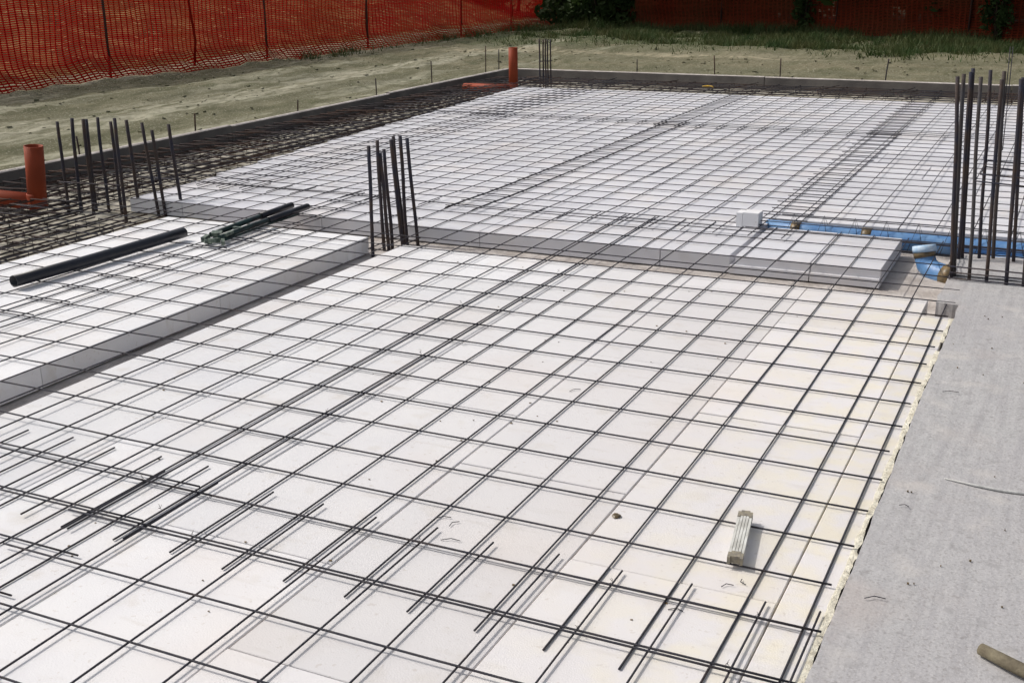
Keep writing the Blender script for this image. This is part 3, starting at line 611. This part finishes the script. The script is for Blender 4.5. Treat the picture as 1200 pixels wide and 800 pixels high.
# ------------------------------------------------------------------ trees, bushes, grass
def leaves(b, n, cx, cy, cz, rx, ry, rz, size, rnd, clumps=26):
    cl = []
    for k in range(clumps):
        while True:
            p = Vector((rnd.uniform(-1, 1), rnd.uniform(-1, 1), rnd.uniform(-1, 1)))
            if p.length < 1: break
        cl.append((p*(.55+.45*p.length), rnd.uniform(.22, .42)))
    for k in range(n):
        c, r = rnd.choice(cl); q = Vector((rnd.gauss(0, 1), rnd.gauss(0, 1), rnd.gauss(0, 1))).normalized()*r*rnd.uniform(.4, 1.0)
        p = c+q; P = Vector((cx+p.x*rx, cy+p.y*ry, cz+p.z*rz))
        u = Vector((rnd.gauss(0, 1), rnd.gauss(0, 1), rnd.gauss(0, 1))).normalized(); v = u.orthogonal().normalized(); s = size*rnd.uniform(.6, 1.3)
        A = P+u*s; Bq = P+v*s*.45; Cq = P-u*s; Dq = P-v*s*.45; b.quad(tuple(A), tuple(Bq), tuple(Cq), tuple(Dq))
def make_tree(seed):
    rnd = random.Random(seed); t = bpy.data.objects.new('tree', None); C.objects.link(t)
    b = MB(); H = 3.4
    b.tube([(0, 0, -.3), (.05, .02, .8), (-.04, .05, 1.9), (.06, -.02, H)], [.20, .16, .13, .09], 9)
    for k in range(7):
        a = k*.9+rnd.uniform(0, .4); z = 1.3+k*.3; l = rnd.uniform(1.2, 2.0)
        b.tube([(0, 0, z), (math.cos(a)*l*.5, math.sin(a)*l*.5, z+.5), (math.cos(a)*l, math.sin(a)*l, z+1.0+rnd.uniform(0, .5))], [.07, .05, .02], 6)
    b.build('trunk', M_bark, t)
    c = MB(); leaves(c, 10000, 0, 0, 3.6, 3.0, 3.0, 2.6, .19, rnd, 44); c.build('crown', M_leaf, t, smooth=False); return t
protos = [make_tree(11), make_tree(12)]
used = [False, False]
def back_y(x): return 24.55+(x+10.75)*(-5.55/18.75)
TL = ['dark leafy tree at the corner where the two fences meet', 'second dark tree behind the back fence from the corner', 'third dark tree behind the back fence', 'dark tree behind the middle of the back fence', 'dark tree behind the back fence above the small corner bars', 'dark tree behind the back fence toward the right', 'dark tree behind the back fence above the tall starter bars', 'dark tree behind the back fence at far right']
TR = ['tree in the second row behind the back fence, left corner', 'tree in the second row behind the back fence, left', 'tree in the second row behind the back fence, middle', 'tree in the second row behind the back fence, right', 'tree in the second row behind the back fence, far right']
for k, x in enumerate((-9.6, -7.4, -5.1, -2.9, -.8, 1.4, 3.8, 6.4, -9.0, -5.8, -2.0, 2.2, 6.0)):
    p = protos[k % 2]
    if used[k % 2]:
        o = p.copy(); C.objects.link(o)
        for ch in p.children: c = ch.copy(); C.objects.link(c); c.parent = o
    else: o = p; used[k % 2] = True
    o.location = (x, back_y(x)+.75+.3*math.sin(k*2.1)+(3.6 if k > 7 else 0), -.02); o.rotation_euler = (0, 0, k*1.3); s = 1+.12*math.sin(k*1.7); o.scale = (s, s, s)
    tag(o, (TL+TR)[k], 'tree', 'trees behind the back fence')
def bush(x, y, rx, ry, h, n, label, seed, group='dark bushes behind the back fence', size=.10):
    rnd = random.Random(seed); t = thing('bush', (x, y, gh(x, y)-.02), label, 'bush', group)
    b = MB()
    for k in range(6):
        a = k*1.05; b.tube([(0, 0, 0), (math.cos(a)*rx*.3, math.sin(a)*ry*.3, h*.45), (math.cos(a)*rx*.6, math.sin(a)*ry*.6, h*.85)], [.03, .02, .008], 5)
    b.build('stem', M_bark, t); c = MB(); leaves(c, n, 0, 0, h*.5, rx, ry, h*.55, size, rnd, 22); c.build('foliage', M_leaf, t, smooth=False)
BL = ['dark bush behind the back fence at the corner', 'dark bush in front of the corner end of the back fence', 'dark bush behind the back fence, second from the corner', 'dark bush behind the back fence, third from the corner', 'dark bush in the middle behind the back fence', 'dark bush behind the back fence right of the middle', 'dark bush behind the back fence toward the right', 'dark bush behind the back fence near the climbing plant', 'dark bush behind the back fence at its right end']
for k, x in enumerate((-9.9, -9.6, -8.0, -6.2, -4.3, -2.4, -.5, 1.5, 4.0)):
    front = k == 1
    bush(x, back_y(x)+(-.25 if front else 1.0), 1.2, .45 if front else .8, 2.3 if not front else 1.7, 4200 if not front else 2600, BL[k], 40+k)
bush(.35, back_y(.35)-.12, .35, .22, 1.7, 700, 'green climbing plant growing up the back fence at right', 60, 'plants on the fences', .07)
bush(-3.7, back_y(-3.7)-.10, .30, .2, 1.2, 450, 'leafy plant growing up the back fence in the middle', 61, 'plants on the fences', .07)
bush(-9.0, back_y(-9.0)-.3, 1.0, .45, 1.6, 2600, 'dark bush before the back fence, second from the corner', 65)
t = thing('hedge', (-4, 28.5, -.05), 'long dark hedge standing in the shade far behind the back fence', 'hedge')
for k in range(16):
    x = -11+k*1.45; MB().tube([(x, 0, 0), (x+.1, .1, 1.2), (x-.1, 0, 2.2)], [.06, .05, .02], 5).build('stem', M_bark, t)
b = MB(); rr_ = random.Random(77)
for k in range(12): leaves(b, 1500, -11+k*2.0, -.12*k, 1.5, 1.7, 1.0, 1.7, .16, rr_, 18)
b.build('foliage', M_leaf, t, smooth=False)
def grass_patch():
    rnd = random.Random(5); b = MB(); k = 0
    def edge_y(x): return 17.6-.22*(x+3)+.8*nz(x*.5, 3)+.5*nz(x*1.6, 8)
    while k < 42000:
        x = rnd.uniform(-11.2, 6.0)
        if x < -10.0: y = rnd.uniform(13.0, 24.3)
        else: y = rnd.uniform(edge_y(x)-.8, back_y(x)+.2)
        d = nz(x*.8, y*.8, 2)+.5*nz(x*2.4, y*2.4, 6)
        lim = -.15+.9*max(0, (edge_y(x)+1.4-y)/2.0)-.25
        if x < -10.0: lim = (-.25 if y > 18 else .05)+1.2*max(0, x+10.75)
        if x < -4.5 and y < 22.5: lim += .35
        if d < lim and rnd.random() < .93: continue
        h = rnd.uniform(.05, .16)*(1+.6*d)*(1.5 if y > back_y(x)-1.0 else 1); a = rnd.uniform(0, 6.28); w_ = rnd.uniform(.006, .013); lx = rnd.gauss(0, .45)*h; ly = rnd.gauss(0, .45)*h
        z = gh(x, y); n = len(b.v); b.v += [(x-math.cos(a)*w_, y-math.sin(a)*w_, z), (x+math.cos(a)*w_, y+math.sin(a)*w_, z), (x+lx, y+ly, z+h)]; b.f.append((n, n+1, n+2)); k += 1
    tag(b.build('grass', M_blade, smooth=False), 'rough green grass strip in front of the back fence', 'grass', kind='stuff')
grass_patch()
b = MB(); rnd = random.Random(31)      # clods on the worked soil
for k in range(1300):
    x = rnd.uniform(-11, -6.1) if k < 800 else rnd.uniform(-6, 5); y = rnd.uniform(0, 20) if k < 800 else rnd.uniform(12.5, 17.5); r = rnd.uniform(.004, .014)*rnd.choice((1, 1, 1, 1, 2.2))
    z = gh(x, y); M = Matrix.Translation((x, y, z)) @ Matrix.Rotation(rnd.uniform(0, 3), 4, 'Z') @ Matrix.Rotation(rnd.uniform(-.5, .5), 4, 'X'); b.box(-r, r*1.2, -r*.8, r, -r*.4, r*.6, M)
tag(b.build('soil_clods', M_ground), 'small clods of dry soil strewn over the bare ground', 'soil', kind='stuff')
